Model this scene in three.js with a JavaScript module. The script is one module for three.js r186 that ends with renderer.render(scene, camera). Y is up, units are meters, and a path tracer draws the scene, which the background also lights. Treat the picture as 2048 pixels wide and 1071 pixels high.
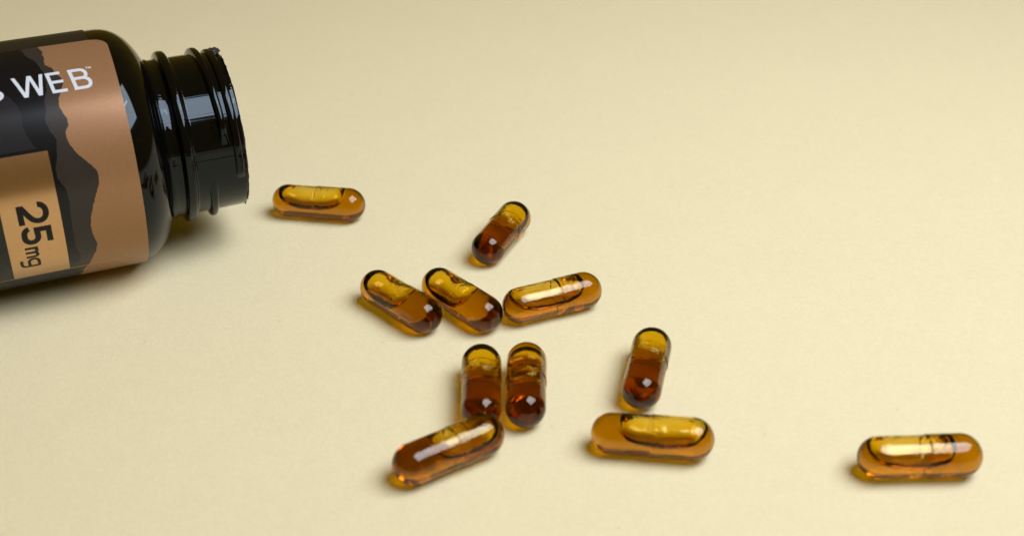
import * as THREE from 'three';
import { mergeGeometries, mergeVertices } from 'three/addons/utils/BufferGeometryUtils.js';
import { ImprovedNoise } from 'three/addons/math/ImprovedNoise.js';
import { RectAreaLightUniformsLib } from 'three/addons/lights/RectAreaLightUniformsLib.js';
import { FontLoader } from 'three/addons/loaders/FontLoader.js';
import { TextGeometry } from 'three/addons/geometries/TextGeometry.js';

// ---------------------------------------------------------------- camera, light, exposure
const MM = 0.001;
const scene = new THREE.Scene();
const renderer = new THREE.WebGLRenderer({ antialias: true });
renderer.toneMapping = THREE.LinearToneMapping;
renderer.toneMappingExposure = 1.0;
renderer.shadowMap.enabled = true;

const PITCH = THREE.MathUtils.degToRad(31.4), DIST = 265.8 * MM;
const camera = new THREE.PerspectiveCamera(22.19, 2048 / 1071, 0.01, 20);
camera.position.set(0, DIST * Math.sin(PITCH), DIST * Math.cos(PITCH));
camera.lookAt(0, 0, 0);
camera.focus = 0.253;
camera.userData.fStop = 18;

// the dim warm room around the table
scene.background = new THREE.Color().setRGB(0.14, 0.088, 0.005);

// the one studio lamp: a soft box above and to the right
RectAreaLightUniformsLib.init();
const LAMP_AT = new THREE.Vector3(195, 420, 80).multiplyScalar(MM), LAMP_TO = new THREE.Vector3(-350, 0, -250).multiplyScalar(MM);
const LAMP_W = 0.36, LAMP_H = 0.34;
const KEY = new THREE.Color().setRGB(0.87, 0.905, 1.0);
const key = new THREE.RectAreaLight(KEY, 7.2, LAMP_W, LAMP_H);
key.position.copy(LAMP_AT); key.lookAt(LAMP_TO); key.name = 'softbox_light';
scene.add(key);
const core = new THREE.RectAreaLight(KEY, 12, 0.16, 0.02);      // the flash tube shows through the middle of the diffuser
core.position.copy(LAMP_AT).addScaledVector(LAMP_TO.clone().sub(LAMP_AT).normalize(), 0.004); core.lookAt(LAMP_TO); core.name = 'flash_light';
scene.add(core);

// ---------------------------------------------------------------- helpers
function rng(seed) { let s = seed >>> 0; return () => { s = (s + 0x6D2B79F5) | 0; let t = Math.imul(s ^ (s >>> 15), 1 | s); t = (t + Math.imul(t ^ (t >>> 7), 61 | t)) ^ t; return ((t ^ (t >>> 14)) >>> 0) / 4294967296; }; }
const perlin = new ImprovedNoise();
function add(name, geometry, material, parent) {
  const m = new THREE.Mesh(geometry, material);
  m.name = name; m.castShadow = m.receiveShadow = true;
  parent.add(m); return m;
}
function thing(name, label, category, group) {
  const g = new THREE.Group(); g.name = name; g.userData = { label, category };
  if (group) g.userData.group = group;
  scene.add(g); return g;
}
function smoothstep(a, b, x) { const t = Math.min(1, Math.max(0, (x - a) / (b - a))); return t * t * (3 - 2 * t); }
/** Surface of revolution about +X from [x, r] points; normals smooth except where two points repeat. */
function latheX(points, segments) {
  const g = new THREE.LatheGeometry(points.map(([x, r]) => new THREE.Vector2(Math.max(r, 0), x)), segments);
  g.rotateZ(-Math.PI / 2);
  return g;
}

// ---------------------------------------------------------------- the paper
function tileNoise(n, cells, seed) {     // periodic value noise, n x n
  const r = rng(seed), grid = new Float32Array(cells * cells).map(() => r()), out = new Float32Array(n * n);
  for (let y = 0; y < n; y++) for (let x = 0; x < n; x++) {
    const fx = x / n * cells, fy = y / n * cells, x0 = Math.floor(fx), y0 = Math.floor(fy);
    let tx = fx - x0, ty = fy - y0; tx = tx * tx * (3 - 2 * tx); ty = ty * ty * (3 - 2 * ty);
    const g = (a, b) => grid[(b % cells) * cells + (a % cells)];
    out[y * n + x] = (g(x0, y0) * (1 - tx) + g(x0 + 1, y0) * tx) * (1 - ty) + (g(x0, y0 + 1) * (1 - tx) + g(x0 + 1, y0 + 1) * tx) * ty;
  }
  return out;
}
{
  const N = 1024, TILE = 0.11;
  const a = tileNoise(N, 8, 1), b = tileNoise(N, 40, 2), c = tileNoise(N, 170, 3), d = tileNoise(N, 500, 4);
  const col = new Uint8Array(N * N * 4), hgt = new Uint8Array(N * N * 4);
  const r = rng(9);
  for (let i = 0; i < N * N; i++) {
    const v = 1 + 0.005 * (a[i] - 0.5) + 0.007 * (b[i] - 0.5) + 0.014 * (c[i] - 0.5) + 0.028 * (d[i] - 0.5);
    col[i * 4] = 247 * v; col[i * 4 + 1] = 247 * v; col[i * 4 + 2] = 246 * v; col[i * 4 + 3] = 255;
    const h = 0.1 * b[i] + 0.35 * c[i] + 0.55 * d[i];
    hgt[i * 4] = hgt[i * 4 + 1] = hgt[i * 4 + 2] = 255 * h; hgt[i * 4 + 3] = 255;
  }
  const fibre = (x, y, len, ang, k) => { for (let t = 0; t < len; t++) { const px = (Math.round(x + Math.cos(ang) * t) + N) % N, py = (Math.round(y + Math.sin(ang) * t) + N) % N, i = (py * N + px) * 4; for (let q = 0; q < 3; q++) col[i + q] *= k - q * 0.006; } };
  for (let k = 0; k < 900; k++) fibre(r() * N, r() * N, 5 + r() * 16, (r() - 0.5) * 1.4, 0.985);
  for (let k = 0; k < 10; k++) { const x = r() * N, y = r() * N; for (let j = 0; j < 5; j++) fibre(x, y + j - 2, 3 + r() * 3, 0, 0.96); }
  const tex = (data, srgb) => { const t = new THREE.DataTexture(data, N, N); t.magFilter = THREE.LinearFilter; t.wrapS = t.wrapT = THREE.RepeatWrapping; if (srgb) t.colorSpace = THREE.SRGBColorSpace; t.repeat.set(1 / TILE, 1 / TILE); t.needsUpdate = true; return t; };
  const paper = new THREE.MeshStandardMaterial({ color: new THREE.Color().setRGB(0.87, 0.785, 0.505), map: tex(col, true), bumpMap: tex(hgt), bumpScale: 0.000035, roughness: 0.82 });
  paper.name = 'paper';
  const g = new THREE.BoxGeometry(1.5, 0.0004, 1.1);
  const uv = g.attributes.uv, p = g.attributes.position;
  for (let i = 0; i < uv.count; i++) uv.setXY(i, p.getX(i) * 0.97 + p.getZ(i) * 0.24, -p.getZ(i) * 0.97 + p.getX(i) * 0.24);
  const m = add('paper_ground', g, paper, scene);
  m.position.set(0, -0.0002, 0);
  m.userData = { kind: 'structure', label: 'pale cream paper sheet that the bottle and capsules lie on', category: 'paper' };
}

// ---------------------------------------------------------------- the bottle
const BR = 22.57, WR = 22.28, NR = 15.19;            // body and neck radius, mm
const PHI = THREE.MathUtils.degToRad(22.96), OFF = -36.26;
const bottle = thing('pill_bottle', 'black plastic pill bottle lying on its side with open threaded neck', 'bottle');
bottle.position.set(Math.sin(PHI) * OFF * MM, 0, Math.cos(PHI) * OFF * MM);
bottle.rotation.y = PHI;
const plastic = new THREE.MeshPhysicalMaterial({ color: new THREE.Color().setRGB(0.002, 0.0018, 0.0018), roughness: 0.06, ior: 1.5, specularIntensity: 0.7, specularColor: new THREE.Color().setRGB(0.72, 0.88, 1.0) });
plastic.name = 'black_plastic';
{
  // a scuffed, very slightly wavy gloss
  const N = 512, a = tileNoise(N, 5, 21), b = tileNoise(N, 90, 22), rough = new Uint8Array(N * N * 4);
  for (let i = 0; i < N * N; i++) { rough.fill(255 * Math.min(1, 0.55 + 0.3 * a[i] + 0.25 * Math.max(0, b[i] - 0.6)), i * 4, i * 4 + 3); rough[i * 4 + 3] = 255; }
  const t = new THREE.DataTexture(rough, N, N); t.magFilter = THREE.LinearFilter; t.wrapS = t.wrapT = THREE.RepeatWrapping; t.repeat.set(3, 3); t.needsUpdate = true;
  plastic.roughnessMap = t; plastic.roughness = 0.09;
}
// draw lines left by the mould: fine waves round the neck that run along it
const drawn = plastic.clone(); drawn.name = 'drawn_plastic';
{
  const n = 2048, r = rng(31), raw = new Float32Array(n).map(() => r()), d = new Uint8Array(n * 4 * 4);
  for (let x = 0; x < n; x++) {
    let v = 0, w = 0; for (let k = -9; k <= 9; k++) { const g = Math.exp(-k * k / 18); v += raw[(x + k + n) % n] * g; w += g; }
    for (let y = 0; y < 4; y++) d.fill(255 * Math.min(1, Math.max(0, (v / w - 0.5) * 2.2 + 0.5)), (y * n + x) * 4, (y * n + x) * 4 + 3), d[(y * n + x) * 4 + 3] = 255;
  }
  const t = new THREE.DataTexture(d, n, 4); t.magFilter = THREE.LinearFilter; t.wrapS = t.wrapT = THREE.RepeatWrapping; t.needsUpdate = true;
  drawn.bumpMap = t; drawn.bumpScale = 0.000016;
}
const A = (x, r) => [x * MM, r * MM];
const NECK0 = -59.4, RIM = -44.85, BASE = -128;
{
  // body: base, wall, shoulder, inside (profile in mm along the axis)
  const P = [];
  P.push([BASE + 1.6, 0], [BASE + 1.5, 14], [BASE + 0.4, 17.5], [BASE, 19.3], [BASE + 0.25, 20.6], [BASE + 1, 21.7], [BASE + 2.4, 22.15], [BASE + 4, WR]);
  P.push([BASE + 12, WR], [-100, WR], [-80, WR]);
  const a0 = -67.2, a1 = -57.0, n = 2.35;
  for (let k = 0; k <= 60; k++) {
    const t = k / 60, a = a0 + (a1 - a0) * t, rr = WR * Math.pow(Math.max(0, 1 - Math.pow(t, n)), 1 / n);
    if (rr < NR + 0.35) break;
    P.push([a, rr]);
  }
  P.push([NECK0 + 0.05, NR + 0.3], [NECK0 + 0.1, NR - 0.6]);
  const inner = [[NECK0 + 0.1, NR - 1.6], [-61, 16.5], [-64, 19.2], [-68, BR - 1.4], [BASE + 5, BR - 1.3], [BASE + 3.2, 20], [BASE + 3, 0]];
  add('body', latheX([...P, ...inner].map(([x, r]) => A(x, r)), 256), plastic, bottle).position.y = BR * MM;
  // neck: collar groove, wall, transfer bead, mouth
  const Q = [[NECK0, NR - 0.9], [NECK0 + 0.02, NR + 0.12], [NECK0 + 0.25, NR + 0.28], [NECK0 + 0.9, NR + 0.22], [NECK0 + 1.15, NR + 0.02], [NECK0 + 1.9, NR], [-57.2, NR], [-56.85, NR + 0.1], [-56.72, NR + 0.5], [-56.62, NR + 1.0], [-56.35, NR + 1.32], [-55.9, NR + 1.42], [-55.4, NR + 1.42], [-55.0, NR + 1.3], [-54.8, NR + 0.95], [-54.7, NR + 0.4], [-54.5, NR + 0.1], [-54.1, NR], [-50, NR - 0.02], [RIM - 0.9, NR - 0.08], [RIM - 0.3, NR - 0.12], [RIM - 0.08, NR - 0.25], [RIM, NR - 0.55], [RIM - 0.02, NR - 1.3], [RIM - 0.25, NR - 1.5], [-52, NR - 1.55], [NECK0, NR - 1.6]];
  const spline = [];
  for (let i = 0; i < Q.length; i++) spline.push(Q[i]);
  const neck = add('neck', latheX(spline.map(([x, r]) => A(x, r)), 256), drawn, bottle);
  neck.position.y = BR * MM;

  // the screw thread: a raised helix with tapering ends
  const thread = (t0, t1, aAt, height, name) => {
    const S = 220, K = 10, pos = [], idx = [];
    for (let i = 0; i <= S; i++) {
      const u = i / S, th = THREE.MathUtils.degToRad(t0 + (t1 - t0) * u), a = aAt(t0 + (t1 - t0) * u), f = Math.min(smoothstep(0, 0.06, u), smoothstep(1, 0.84, u));
      for (let j = 0; j <= K; j++) {
        const s = j / K * 2 - 1, prof = Math.pow(Math.max(0, 1 - Math.pow(Math.abs(s), 3)), 0.6), r = NR - 0.12 + (height + 0.12) * prof * f, ax = a + s * 0.85;
        pos.push(ax * MM, r * Math.cos(th) * MM, r * Math.sin(th) * MM);
      }
      if (i) for (let j = 0; j < K; j++) { const p = (i - 1) * (K + 1) + j, q = p + K + 1; idx.push(p, q, p + 1, p + 1, q, q + 1); }
    }
    const g = new THREE.BufferGeometry(); g.setAttribute('position', new THREE.Float32BufferAttribute(pos, 3));
    g.setAttribute('uv', new THREE.Float32BufferAttribute(new Float32Array(pos.length / 3 * 2).map((_, i) => pos[Math.floor(i / 2) * 3 + (i % 2)] * 20), 2));
    g.setIndex(idx); g.computeVertexNormals();
    add(name, g, plastic, neck);
  };
  thread(80, -268, (t) => -48.75 - 3.4 * (48 - t) / 360, 1.12, 'screw_thread');
  thread(106, -40, (t) => -46.35 - 1.2 * (106 - t) / 360, 0.5, 'screw_thread');

  // moulded number
  const font = await new FontLoader().loadAsync('fonts/droid/droid_sans_regular.typeface.json');
  const g = new TextGeometry('126', { font, size: 1.75, depth: 0.3, curveSegments: 5, bevelEnabled: true, bevelThickness: 0.05, bevelSize: 0.03, bevelSegments: 1 });
  g.computeBoundingBox(); g.translate(0, 0, 0);
  const p = g.attributes.position, TH0 = 56;
  for (let i = 0; i < p.count; i++) {   // x of the text runs round the neck, y along it
    const th = THREE.MathUtils.degToRad(TH0) + p.getX(i) * 1.05 / NR, r = NR - 0.06 + p.getZ(i);
    p.setXYZ(i, (-50.45 + p.getY(i)) * MM, r * Math.cos(th) * MM, r * Math.sin(th) * MM);
  }
  g.computeVertexNormals();
  add('moulded_number', g, plastic, neck);

  // torn remains of the foil seal round the mouth
  const foil = new THREE.MeshStandardMaterial({ color: new THREE.Color().setRGB(0.72, 0.73, 0.75), roughness: 0.6, metalness: 0.1, side: THREE.DoubleSide });
  foil.name = 'torn_foil';
  const S = 360, pos = [], idx = [];
  const R = rng(77), jag = new Float32Array(S).map(() => R());
  for (let i = 0; i <= S; i++) {
    const th = i / S * Math.PI * 2, k = i % S;
    const n1 = perlin.noise(Math.cos(th) * 3.1, Math.sin(th) * 3.1, 4.2), n2 = perlin.noise(Math.cos(th) * 14, Math.sin(th) * 14, 1.3);
    const deg = i / S * 360, dd = Math.min(Math.abs(deg - 14), Math.abs(deg - 374));
    const flap = 0.95 * Math.exp(-Math.pow((dd - 6) / 7, 4)) + 0.6 * Math.exp(-Math.pow((deg - 56) / 6, 4)) + 0.45 * Math.exp(-Math.pow((deg - 84) / 3, 4)) + 0.62 * Math.exp(-Math.pow((deg - 128) / 8, 4)) + 0.5 * Math.exp(-Math.pow((deg - 149) / 5, 4));
    const out = NR - 0.45 + 0.28 * n1 + 0.3 * n2 + flap + 0.16 * (jag[k] - 0.5), inn = NR - 1.5 - 0.4 * Math.abs(n2);
    const lift = 0.12 + 0.1 * n2 + 0.12 * n1;
    pos.push((RIM + 0.03) * MM, inn * Math.cos(th) * MM, inn * Math.sin(th) * MM, (RIM + 0.08 + Math.max(0, lift)) * MM, (out + inn) / 2 * Math.cos(th) * MM, (out + inn) / 2 * Math.sin(th) * MM, (RIM + 0.02 + lift * 0.5 - flap * 0.25) * MM, out * Math.cos(th) * MM, out * Math.sin(th) * MM);
    if (i) for (let j = 0; j < 2; j++) { const a = (i - 1) * 3 + j, b = a + 3; idx.push(a, a + 1, b, b, a + 1, b + 1); }
  }
  const fg = new THREE.BufferGeometry(); fg.setAttribute('position', new THREE.Float32BufferAttribute(pos, 3)); fg.setIndex(idx); fg.computeVertexNormals();
  const seal = add('torn_seal', fg, foil, neck);
  seal.userData = { label: 'ragged silver remains of the foil seal' };
  // a crumpled scrap standing up at the top of the mouth
  const cr = new THREE.IcosahedronGeometry(1, 5), cp = cr.attributes.position;
  for (let i = 0; i < cp.count; i++) {
    const x = cp.getX(i), y = cp.getY(i), z = cp.getZ(i), n = 1 + 0.35 * perlin.noise(x * 2.2 + 3, y * 2.2, z * 2.2) + 0.2 * perlin.noise(x * 5, y * 5 + 7, z * 5);
    cp.setXYZ(i, (RIM - 1.0 + x * 1.15 * n) * MM, (NR + 0.12 + y * 0.5 * n) * MM, (z * 1.5 * n - 2.0) * MM);
  }
  cr.computeVertexNormals();
  add('seal_scrap', cr, new THREE.MeshStandardMaterial({ color: new THREE.Color().setRGB(0.03, 0.03, 0.032), roughness: 0.35 }), neck);
}

// ---- label print, drawn in millimetres: across = distance along the bottle, down = degrees round it
const LA0 = -124, LA1 = -65.6, LT0 = 4, LT1 = 190;
{
  const ARC = BR * Math.PI / 180, PX = 20;
  const cw = Math.round((LA1 - LA0) * PX), ch = Math.round((LT1 - LT0) * ARC * PX);
  const X = (a) => (a - LA0) * PX, Y = (t) => (t - LT0) * ARC * PX;
  const cv = document.createElement('canvas'); cv.width = cw; cv.height = ch;
  const mt = document.createElement('canvas'); mt.width = cw; mt.height = ch;      // red unused, green roughness, blue metalness
  const c = cv.getContext('2d'), m = mt.getContext('2d');
  const COPPER = '#987250', DARK = '#121113', BROWN = '#332d29', MID = '#232123', GOLD = '#cba47c', INK = '#100d0e', WHITE = '#ccd3dc';
  c.fillStyle = COPPER; c.fillRect(0, 0, cw, ch);
  m.fillStyle = 'rgb(0,74,60)'; m.fillRect(0, 0, cw, ch);
  // ridge lines: [distance, degrees]
  const outer = [[-77.77, 0.8], [-77.70, 2.3], [-77.09, 6.8], [-76.79, 9.4], [-77.06, 11.5], [-76.85, 14.3], [-77.09, 17.1], [-76.96, 19.4], [-75.92, 22.2], [-75.74, 24.4], [-75.08, 27.5], [-74.72, 30.7], [-75.30, 34.7], [-76.19, 39.0], [-76.38, 42.7], [-76.00, 46.1], [-75.50, 49.3], [-75.54, 51.7], [-76.24, 54.4], [-76.33, 56.7], [-76.07, 60.3], [-74.95, 65.5], [-74.24, 67.7], [-72.61, 72.9], [-72.36, 75.7], [-72.53, 79.4], [-73.45, 84.6], [-74.74, 93.0], [-75.22, 99.2], [-75.09, 104.7], [-74.56, 111.1], [-74.84, 115.3], [-76.29, 126.4], [-77.59, 134.8], [-77.47, 139.7]], inner = [[-80.91, -0.5], [-79.68, 11.3], [-78.41, 16.2], [-77.58, 23.8], [-77.58, 30.0], [-78.00, 35.4], [-78.61, 39.1], [-78.64, 43.6], [-79.19, 47.7], [-78.77, 53.3], [-78.00, 57.1], [-78.32, 61.1], [-78.66, 66.4], [-79.21, 70.1], [-79.15, 74.2], [-78.16, 79.4], [-78.02, 84.5], [-78.31, 94.9], [-78.35, 102.5], [-78.32, 110.2], [-77.71, 118.9], [-78.08, 122.7], [-79.75, 126.3]], third = [[-84.31, 33.7], [-83.60, 36.6], [-83.10, 39.3], [-82.85, 43.5], [-82.91, 50.0], [-82.54, 54.0], [-81.94, 58.0], [-81.50, 59.7]];
  const ridge = (pts, fill, rough, jitter, seed) => {
    const r = rng(seed), line = [];
    for (let i = 0; i < pts.length - 1; i++) {
      const [a0, t0] = pts[i], [a1, t1] = pts[i + 1], n = Math.max(2, Math.ceil(Math.abs(t1 - t0) / 0.7));
      for (let k = 0; k < n; k++) { const u = k / n; line.push([a0 + (a1 - a0) * u + (k ? (r() - 0.5) * jitter : 0), t0 + (t1 - t0) * u]); }
    }
    line.push(pts[pts.length - 1]);
    for (const g of [c, m]) {
      g.fillStyle = g === c ? fill : rough;
      g.beginPath(); g.moveTo(0, Y(line[0][1]) - 40);
      for (const [a, t] of line) g.lineTo(X(a), Y(t));
      g.lineTo(0, Y(line[line.length - 1][1]));
      g.closePath(); g.fill();
    }
  };
  ridge(outer, BROWN, 'rgb(0,66,0)', 0.16, 3);
  ridge(inner, DARK, 'rgb(0,62,0)', 0.16, 4);
  ridge(third, MID, 'rgb(0,62,0)', 0.2, 5);
  // the panel that shows the strength
  const G0 = -89.6, G1 = -79.85, GT0 = 61.3, GT1 = 128.9;
  c.fillStyle = '#262321'; c.fillRect(0, Y(GT0 + 9), X(G0), Y(GT1) - Y(GT0 + 9));
  m.fillStyle = 'rgb(0,66,0)'; m.fillRect(0, Y(GT0 + 9), X(G0), Y(GT1) - Y(GT0 + 9));
  c.fillStyle = GOLD; c.fillRect(X(G0), Y(GT0), X(G1) - X(G0), Y(GT1) - Y(GT0));
  m.fillStyle = 'rgb(0,58,235)'; m.fillRect(X(G0), Y(GT0), X(G1) - X(G0), Y(GT1) - Y(GT0));
  // below the fine line the print starts again
  c.fillStyle = '#151416'; c.fillRect(0, Y(GT1), X(-78), Y(LT1) - Y(GT1));
  c.fillStyle = '#c98f62'; c.fillRect(0, Y(128.55), X(-70.7), Y(128.95) - Y(128.55));
  // grain: printed screen dots and specks in the ink
  const im = c.getImageData(0, 0, cw, ch), r = rng(12);
  for (let i = 0; i < cw * ch; i++) { const n = (r() + r() - 1) * 0.13, d = im.data; for (let q = 0; q < 3; q++) d[i * 4 + q] = Math.max(0, Math.min(255, d[i * 4 + q] * (1 + n) + n * 14)); }
  c.putImageData(im, 0, 0);
  // lettering, drawn with strokes of even weight
  const stroke = (col, w, fn) => { for (const g of [c, m]) { g.strokeStyle = g === c ? col : (col === WHITE ? 'rgb(0,110,0)' : 'rgb(0,100,0)'); g.lineWidth = w * PX; g.lineJoin = 'miter'; g.miterLimit = 6; g.lineCap = 'butt'; g.beginPath(); fn(g); g.stroke(); } };
  const at = (a, t) => [X(a), Y(t)];
  const T0 = 24.5, T1 = 36.0, w = 0.62, h = w / 2, th = h / ARC;
  const line = (g, pts) => pts.forEach(([a, t], i) => i ? g.lineTo(...at(a, t)) : g.moveTo(...at(a, t)));
  const SL = (a, t) => a + 0.55 * (t - T0) / (T1 - T0);          // the lettering stands a little askew on the wrap
  for (const g of [c, m]) { g.save(); g.beginPath(); g.rect(X(-84), Y(T0), 8 * PX, Y(T1) - Y(T0)); g.clip(); }
  stroke(WHITE, w, (g) => line(g, [[-83.15, T0 - 2], [-81.25, T1 + 0.35], [-80.2, T0 - 0.35], [-78.85, T1 + 0.35], [-78.05, T0 - 2]]));
  for (const g of [c, m]) g.restore();
  stroke(WHITE, w, (g) => { line(g, [[SL(-75.0, T0), T0 + th], [SL(-77.15 + h * 0, T0), T0 + th], [SL(-77.15, T1), T1 - th], [SL(-74.85, T1), T1 - th]]); line(g, [[SL(-77.1, 30.2), 30.2], [SL(-74.95, 30.2), 30.2]]); });
  const rr = 1.15;
  stroke(WHITE, w, (g) => {
    const yT = Y(T0 + th), yM = Y(30.0), yB = Y(T1 - th), x = (a, t) => X(SL(a, t));
    g.moveTo(x(-73.35, T1), yB); g.lineTo(x(-73.35, T0), yT); g.lineTo(x(-71.75, T0), yT);
    g.bezierCurveTo(x(-70.55, T0), yT, x(-70.55, 30), yM, x(-71.75, 30), yM); g.lineTo(x(-73.35, 30), yM);
    g.moveTo(x(-71.75, 30), yM); g.bezierCurveTo(x(-70.3, 30), yM, x(-70.3, T1), yB, x(-71.8, T1), yB); g.lineTo(x(-73.7, T1), yB);
  });
  stroke(WHITE, w, (g) => {     // the S of the word before, mostly outside the picture
    const s = (a, t) => at(a - 1.4, t);
    g.moveTo(...s(-84.1, T0 + 2.3)); g.bezierCurveTo(...s(-84.5, T0 - 0.4), ...s(-87.3, T0 - 0.2), ...s(-87.2, T0 + 2.9));
    g.bezierCurveTo(...s(-87, T0 + 6), ...s(-83.9, T0 + 4.9), ...s(-83.75, T1 - 3.2)); g.bezierCurveTo(...s(-83.7, T1 + 0.1), ...s(-87.2, T1 + 0.2), ...s(-87.4, T1 - 2.6));
  });
  stroke(WHITE, 0.13, (g) => { line(g, [[-70.5, 24.4], [-70.1, 24.4]]); line(g, [[-70.3, 24.4], [-70.3, 25.4]]); line(g, [[-70.0, 25.4], [-69.96, 24.5], [-69.8, 25.1], [-69.64, 24.5], [-69.6, 25.4]]); });
  // "25 mg" runs round the bottle: its letters' tops point to the neck
  const R2 = (x, y) => [X(-86.85 + y), Y(0) + x * PX];            // x mm along the writing, y mm up from its baseline
  const path = (pts, wd) => stroke(INK, wd, (g) => { for (const s of pts) { if (s[0] === 'M') g.moveTo(...R2(s[1], s[2])); else if (s[0] === 'L') g.lineTo(...R2(s[1], s[2])); else g.bezierCurveTo(...R2(s[1], s[2]), ...R2(s[3], s[4]), ...R2(s[5], s[6])); } });
  let o = 82.9 * ARC;
  path([['M', o + 0.42, 3.45], ['C', o + 0.42, 5.1, o + 3.55, 5.1, o + 3.5, 3.3], ['C', o + 3.5, 2.5, o + 2.9, 2.1, o + 2.4, 1.75], ['L', o + 0.75, 0.75], ['L', o + 0.75, 0.4], ['L', o + 3.95, 0.4]], 1.0);
  o = 94.0 * ARC;
  path([['M', o + 3.75, 4.55], ['L', o + 0.85, 4.55], ['L', o + 0.85, 2.6], ['L', o + 2.2, 2.65], ['C', o + 3.9, 2.6, o + 3.9, 0.4, o + 2.2, 0.38], ['C', o + 1.2, 0.36, o + 0.7, 0.55, o + 0.5, 1.3]], 1.0);
  o = 105.6 * ARC;
  path([['M', o + 0.25, 0], ['L', o + 0.25, 2.2]], 0.52);
  path([['M', o + 0.25, 1.3], ['C', o + 0.3, 2.2, o + 1.3, 2.2, o + 1.35, 1.4], ['L', o + 1.35, 0]], 0.52);
  path([['M', o + 1.35, 1.3], ['C', o + 1.4, 2.2, o + 2.4, 2.2, o + 2.45, 1.4], ['L', o + 2.45, 0]], 0.52);
  path([['M', o + 5.15, 1.95], ['L', o + 4.3, 1.98], ['C', o + 3.2, 2.0, o + 3.1, 1.6, o + 3.1, 1.15], ['C', o + 3.1, 0.6, o + 3.3, 0.3, o + 4.1, 0.3], ['L', o + 5.1, 0.35]], 0.52);
  path([['M', o + 5.15, 2.16], ['L', o + 5.15, -0.3], ['C', o + 5.1, -1.0, o + 4.4, -1.05, o + 3.25, -0.95]], 0.52);

  const t1 = new THREE.CanvasTexture(cv); t1.colorSpace = THREE.SRGBColorSpace; t1.magFilter = THREE.LinearFilter;
  const t2 = new THREE.CanvasTexture(mt); t2.magFilter = THREE.LinearFilter;
  const print = new THREE.MeshPhysicalMaterial({ map: t1, roughnessMap: t2, metalnessMap: t2, roughness: 1, metalness: 1, specularIntensity: 0.6, specularColor: new THREE.Color().setRGB(0.85, 0.93, 1.0) });
  print.name = 'printed_label';
  const plain = new THREE.MeshPhysicalMaterial({ color: new THREE.Color().setRGB(0.012, 0.011, 0.011), roughness: 0.36 });
  plain.name = 'dark_label';
  // a curved sheet with rounded corners at the neck end; it has thickness at its edges
  const sheet = (t0, t1_, r, endAt, corner0, corner1) => {
    const NT = 200, NA = 24, pos = [], uv = [], nor = [], idx = [], cr = 3.0;
    for (let i = 0; i <= NT; i++) {
      const t = t0 + (t1_ - t0) * i / NT, thr = THREE.MathUtils.degToRad(t);
      const round = (d) => d < cr ? cr - Math.sqrt(Math.max(0, cr * cr - (cr - d) * (cr - d))) : 0;
      const d0 = (t - t0) * ARC, d1 = (t1_ - t) * ARC, edge = endAt - Math.max(corner0 ? round(d0) : 0, corner1 ? round(d1) : 0);
      for (let j = 0; j <= NA + 1; j++) {
        const lip = j > NA, a = lip ? edge : LA0 + (edge - LA0) * j / NA, q = lip ? WR - 0.02 : r;
        pos.push(a * MM, q * Math.cos(thr) * MM, q * Math.sin(thr) * MM);
        nor.push(lip ? 1 : 0, lip ? 0 : Math.cos(thr), lip ? 0 : Math.sin(thr));
        uv.push((a - LA0) / (LA1 - LA0), 1 - (t - LT0) / (LT1 - LT0));
      }
      if (i) for (let j = 0; j <= NA; j++) { const p = (i - 1) * (NA + 2) + j, q = p + NA + 2; idx.push(p, q, p + 1, p + 1, q, q + 1); }
    }
    const g = new THREE.BufferGeometry();
    g.setAttribute('position', new THREE.Float32BufferAttribute(pos, 3)); g.setAttribute('normal', new THREE.Float32BufferAttribute(nor, 3)); g.setAttribute('uv', new THREE.Float32BufferAttribute(uv, 2)); g.setIndex(idx);
    // winding so that the faces look outward
    g.computeBoundingSphere();
    const P = (k) => new THREE.Vector3().fromArray(pos, k * 3), nn = P(idx[1]).sub(P(idx[0])).cross(P(idx[2]).sub(P(idx[0])));
    if (nn.dot(new THREE.Vector3(0, Math.cos(THREE.MathUtils.degToRad(t0)), Math.sin(THREE.MathUtils.degToRad(t0)))) < 0) for (let k = 0; k < idx.length; k += 3) { const s = idx[k + 1]; idx[k + 1] = idx[k + 2]; idx[k + 2] = s; }
    g.setIndex(idx);
    return g;
  };
  const back = add('label_back', sheet(-172, 5.5, BR - 0.1, -68.6, false, false), plain, bottle); back.position.y = BR * MM;
  back.userData = { label: 'plain dark back of the label' };
  const front = add('label_front', sheet(LT0, LT1, BR, LA1, true, false), print, bottle); front.position.y = BR * MM;
  front.userData = { label: 'copper and charcoal mountain print with white lettering and gold panel' };
}

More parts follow.
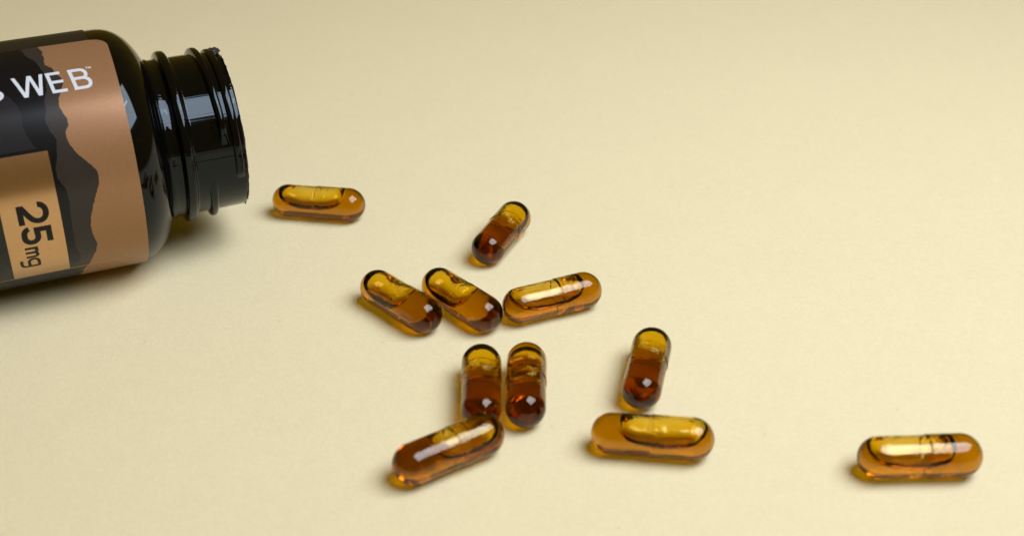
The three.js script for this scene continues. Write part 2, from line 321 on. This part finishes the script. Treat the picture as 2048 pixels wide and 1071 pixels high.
// ---------------------------------------------------------------- the capsules
const oil = new THREE.MeshPhysicalMaterial({ color: new THREE.Color().setRGB(1.0, 0.87, 0.56), transmission: 1, roughness: 0.0, ior: 1.47, thickness: 0.005, attenuationColor: new THREE.Color().setRGB(0.70, 0.47, 0.0014), attenuationDistance: 0.0035 });
oil.name = 'amber_oil';
const gel = new THREE.MeshPhysicalMaterial({ color: new THREE.Color().setRGB(1.0, 0.985, 0.93), transmission: 1, roughness: 0.02, ior: 1.3, thickness: 0, specularIntensity: 0.1 });
gel.name = 'clear_gelatin';
const CR = 3.45, CB = 3.335, CL = 19.5;
function capsule(name, label, [x, z, deg], bubble, group, opt = {}) {
  const seam = opt.seam ?? 0.6, capAt = opt.cap ?? 1, seed = opt.seed ?? 1;    // capAt: which end wears the wider half
  const g = thing(name, label, 'capsule', group);
  g.position.set(x * MM, 0, z * MM); g.rotation.y = THREE.MathUtils.degToRad(deg);
  const H = CL / 2;
  // outside of the filled capsule: narrow half, a small rounded step at the joint, wide half
  const profile = (grow, from, to, steps = 20) => {
    const P = [];
    const rad = (s) => s < seam * capAt ? CB : CR;
    if (from <= -H) for (let k = 0; k <= steps; k++) { const a = k / steps * Math.PI / 2; P.push([-H + CB - (CB + grow) * Math.cos(a), (CB + grow) * Math.sin(a)]); }
    else P.push([from, CR + grow - 0.05], [from + 0.015, CR + grow]);
    if (from <= -H && to >= H) {
      const s = seam;
      for (let q = -H + CB + 0.7; q < s - 0.6; q += 0.6) P.push([q, CB + grow]);
      P.push([s - 0.30, CB + grow], [s - 0.10, CB + grow - 0.015], [s - 0.03, CB + grow - 0.02], [s + 0.0, CB + grow + 0.03], [s + 0.05, CR + grow - 0.015], [s + 0.13, CR + grow], [s + 0.4, CR + grow], [s + 1.0, CR + grow], [s + 1.6, CR + grow], [s + 2.2, CR + grow], [s + 2.32, CR + grow - 0.035], [s + 2.44, CR + grow]);
      for (let q = s + 3; q < H - CR - 0.3; q += 0.6) P.push([q, CR + grow]);
    }
    if (to >= H) for (let k = steps; k >= 0; k--) { const a = k / steps * Math.PI / 2; P.push([H - CR + (CR + grow) * Math.cos(a), (CR + grow) * Math.sin(a)]); }
    else P.push([to, CB + grow]);
    return P.map(([a, r]) => [a * capAt, r]);
  };
  const make = (P) => { const Q = capAt < 0 ? P.slice().reverse() : P; return latheX(Q.map(([a, r]) => A(a, r)), 128); };
  const outer = make(profile(0, -H, H));
  outer.deleteAttribute('normal');
  const op = outer.attributes.position, smooth = new Float32Array(op.count * 3);
  {
    // shell wall: slow waves everywhere, finer wrinkles where the halves are pushed together
    const wob = (X, Y, Z) => { const j = (X - seam * capAt) / 1.8, w = Math.exp(-j * j); return 0.016 * perlin.noise(X * 0.45 + seed * 5.1, Y * 0.6, Z * 0.6 + seed) + (0.004 + 0.012 * w) * perlin.noise(X * 1.7 + seed, Y * 1.2 + seed * 2.3, Z * 1.2); };
    for (let i = 0; i < op.count; i++) {
      const X = op.getX(i) / MM, Y = op.getY(i) / MM, Z = op.getZ(i) / MM, r = Math.hypot(Y, Z), d = wob(X, Y, Z);
      const cxx = Math.max(-H + CB, Math.min(H - CR, X)), l = Math.hypot(X - cxx, Y, Z) || 1;
      op.setXYZ(i, (X + (X - cxx) / l * d) * MM, (Y + Y / l * d) * MM, (Z + Z / l * d) * MM);
    }
    const m = mergeVertices(new THREE.BufferGeometry().setAttribute('position', op.clone()).setIndex(outer.index.clone()), 1e-7); m.computeVertexNormals();
    const at = new Map(), kk = (x, y, z) => Math.round(x * 2e6) + ',' + Math.round(y * 2e6) + ',' + Math.round(z * 2e6), mp = m.attributes.position, mn = m.attributes.normal;
    for (let i = 0; i < mp.count; i++) at.set(kk(mp.getX(i), mp.getY(i), mp.getZ(i)), i);
    for (let i = 0; i < op.count; i++) { const q = at.get(kk(op.getX(i), op.getY(i), op.getZ(i))) ?? 0; smooth.set([mn.getX(q), mn.getY(q), mn.getZ(q)], i * 3); }
  }
  outer.setAttribute('normal', new THREE.BufferAttribute(smooth, 3));
  // the air left in it: fits under the shell, floats on the oil, with a rounded edge where they meet
  const bub = (x0, x1, level, k) => {
    const rI = CB - 0.13, c0 = x0 + rI, c1 = Math.max(x1 - rI, c0 + 0.01), cx = (x0 + x1) / 2, hx = (x1 - x0) / 2;
    const sdf = (px, py, pz) => {
      const q = Math.min(Math.max(px, c0), c1), dx = px - q;
      let d1 = Math.sqrt(dx * dx + py * py + pz * pz) - rI;
      const top = smoothstep(-0.2, 1.4, py);
      d1 += top * (0.03 * perlin.noise(px * 0.9 + seed * 3.7, py * 0.9, pz * 0.9 + seed) + (0.012 + 0.05 * Math.exp(-Math.pow((px - seam * capAt - 0.8 * capAt) / 1.3, 2))) * perlin.noise(px * 2.6 + seed, py * 2.6, pz * 2.6 + 9 * seed));
      const js = px - seam * capAt;
      d1 += top * (0.09 * Math.exp(-(js * js) / 0.02) + 0.05 * Math.exp(-Math.pow(js - 2.3 * capAt, 2) / 0.03));
      const along = Math.abs(px - cx) / hx, d2 = level - 0.35 + 2.1 * Math.pow(along, 2.6) + (0.08 + 0.14 * Math.exp(-js * js / 3)) * perlin.noise(px * 0.8 + seed, 2.2, pz * 0.8) - py + 0.07 * pz * pz;
      const hh = Math.max(k - Math.abs(d1 - d2), 0) / k;
      return Math.max(d1, d2) + hh * hh * k * 0.25;
    };
    const cy = (level + rI) / 2 + 0.2, hy = (rI - level) / 2, hz = Math.sqrt(rI * rI - level * level);
    const U = 144, V = 72, pos = [], nor = [], uv = [], idx = [];
    for (let j = 0; j <= V; j++) for (let i = 0; i <= U; i++) {
      const ph = Math.PI * j / V, th = 2 * Math.PI * (i % U) / U;
      const ux = Math.cos(ph) * hx, uy = Math.sin(ph) * Math.cos(th) * hy, uz = Math.sin(ph) * Math.sin(th) * hz;
      let lo = 0, hi = 2.2;
      for (let q = 0; q < 30; q++) { const md = (lo + hi) / 2; if (sdf(cx + ux * md, cy + uy * md, uz * md) < 0) lo = md; else hi = md; }
      const X = cx + ux * lo, Y = cy + uy * lo, Z = uz * lo, e = 0.012;
      const n = new THREE.Vector3(sdf(X + e, Y, Z) - sdf(X - e, Y, Z), sdf(X, Y + e, Z) - sdf(X, Y - e, Z), sdf(X, Y, Z + e) - sdf(X, Y, Z - e)).normalize().negate();
      pos.push(X * MM, Y * MM, Z * MM); nor.push(n.x, n.y, n.z); uv.push(i / U, j / V);
      if (j && i) { const a = (j - 1) * (U + 1) + i - 1, b = a + U + 1; idx.push(a, a + 1, b, a + 1, b + 1, b); }
    }
    // faces look into the air, away from the oil
    const P = (q) => new THREE.Vector3().fromArray(pos, q * 3), mid = Math.floor(idx.length / 6) * 3, fn = P(idx[mid + 1]).sub(P(idx[mid])).cross(P(idx[mid + 2]).sub(P(idx[mid])));
    if (fn.dot(new THREE.Vector3().fromArray(nor, idx[mid] * 3)) < 0) for (let q = 0; q < idx.length; q += 3) { const s = idx[q + 1]; idx[q + 1] = idx[q + 2]; idx[q + 2] = s; }
    const bg = new THREE.BufferGeometry();
    bg.setAttribute('position', new THREE.Float32BufferAttribute(pos, 3)); bg.setAttribute('normal', new THREE.Float32BufferAttribute(nor, 3)); bg.setAttribute('uv', new THREE.Float32BufferAttribute(uv, 2)); bg.setIndex(idx);
    return bg;
  };
  const parts = [outer, ...bubble.map(([x0, x1, level]) => bub(x0, x1, level - 0.15, 2.4))];
  const lift = CR * MM;
  add('amber_fill', mergeGeometries(parts), oil, g).position.y = lift;
  if (opt.shell !== false) {
    const bodyHalf = []; for (let k = 0; k <= 20; k++) { const a = k / 20 * Math.PI / 2; bodyHalf.push([-H + CB - (CB + 0.04) * Math.cos(a), (CB + 0.04) * Math.sin(a)]); } bodyHalf.push([seam - 0.07, CB + 0.04]);
    const capHalf = [[seam - 0.05, CR + 0.04]]; for (let k = 20; k >= 0; k--) { const a = k / 20 * Math.PI / 2; capHalf.push([H - CR + (CR + 0.04) * Math.cos(a), (CR + 0.04) * Math.sin(a)]); }
    const half = (P) => { let Q = P.map(([a, r]) => [a * capAt, r]); if (capAt < 0) Q = Q.reverse(); return latheX(Q.map(([a, r]) => A(a, r)), 96); };
    add('body_shell', half(bodyHalf), gel, g).position.y = lift;
    add('cap_shell', half(capHalf), gel, g).position.y = lift;
  }
  return g;
}
const SCATTERED = 'amber capsules scattered on the paper';
capsule('amber_capsule', 'amber liquid capsule lying just outside the open mouth of the black bottle', [-39.83, -20.19, -8.5], [[-8.8, 6.6, -0.35]], SCATTERED, { seed: 1, seam: -0.4 });
capsule('amber_capsule_001', 'lone amber capsule behind the row of three touching capsules', [-2.1, -7.85, 67.2], [[-1.6, 8.9, -0.75]], SCATTERED, { seed: 2, seam: 0.9 });
capsule('amber_capsule_002', 'first amber capsule of the touching row of three, on the bottle side', [-20.37, 17.2, -45.6], [[-9.0, 3.6, -0.65]], SCATTERED, { seed: 3, seam: 0.6 });
capsule('amber_capsule_003', 'middle amber capsule of the touching row of three', [-9.25, 16.6, -48.4], [[-9.0, 3.8, -0.65]], SCATTERED, { seed: 4, seam: 0.2 });
capsule('amber_capsule_004', 'end amber capsule of the touching row of three, turned across the other two', [7.4, 16.13, 23.6], [[-8.9, 7.0, -0.35]], SCATTERED, { seed: 5, seam: 1.0 });
capsule('amber_capsule_005', 'amber capsule of the side by side pair, its near end touched by a slanting capsule', [-5.1, 43.3, 90.8], [[-1.2, 8.8, -0.75]], SCATTERED, { seed: 6, seam: 1.2 });
capsule('amber_capsule_006', 'amber capsule of the side by side pair, with both ends free', [2.35, 42.74, 88.8], [[1.4, 7.4, -0.3], [-3.4, 1.0, 0.3]], SCATTERED, { seed: 7, seam: 0.2 });
capsule('amber_capsule_007', 'slanting amber capsule whose end touches the side by side pair', [-9.86, 59.8, 33.7], [[-4.0, 9.0, -0.60]], SCATTERED, { seed: 8, seam: 0.8 });
capsule('amber_capsule_008', 'upright looking amber capsule pointing its end at the long side of another capsule', [22.88, 38.0, 77.4], [[-1.4, 9.0, -0.75]], SCATTERED, { seed: 9, seam: 1.1 });
capsule('amber_capsule_009', 'amber capsule lying crosswise in front of another capsule end', [22.22, 56.57, -6.6], [[-6.3, 9.0, -0.40]], SCATTERED, { seed: 10, seam: -0.3 });
capsule('amber_capsule_010', 'amber capsule lying alone, farthest of all from the bottle', [63.2, 61.56, 2.6], [[-8.9, 6.2, -0.45]], SCATTERED, { seed: 11, seam: 1.0 });


// ---------------------------------------------------------------- the lamp itself
{
  const g = thing('softbox_lamp', 'square softbox studio lamp with white diffuser shining down on the paper', 'lamp');
  g.position.copy(LAMP_AT); g.lookAt(LAMP_TO);
  const white = new THREE.MeshStandardMaterial({ color: 0xffffff, emissive: KEY, emissiveIntensity: 1.0, roughness: 0.9 });
  white.name = 'lamp_diffuser';
  const black = new THREE.MeshStandardMaterial({ color: new THREE.Color().setRGB(0.01, 0.01, 0.01), roughness: 0.8, side: THREE.DoubleSide });
  const d = add('lamp_diffuser', new THREE.BoxGeometry(LAMP_W, LAMP_H, 0.002), white, g); d.position.z = -0.004;
  // the cloth hood tapers to the flash head behind
  const hood = new THREE.CylinderGeometry(0.05, LAMP_W / Math.SQRT2 + 0.006, 0.14, 4, 1, true, Math.PI / 4); hood.rotateX(-Math.PI / 2);
  add('hood', hood, black, g).position.z = -0.076;
  const head = new THREE.CylinderGeometry(0.045, 0.05, 0.12, 32); head.rotateX(-Math.PI / 2);
  add('flash_head', head, black, g).position.z = -0.206;
}

renderer.render(scene, camera);
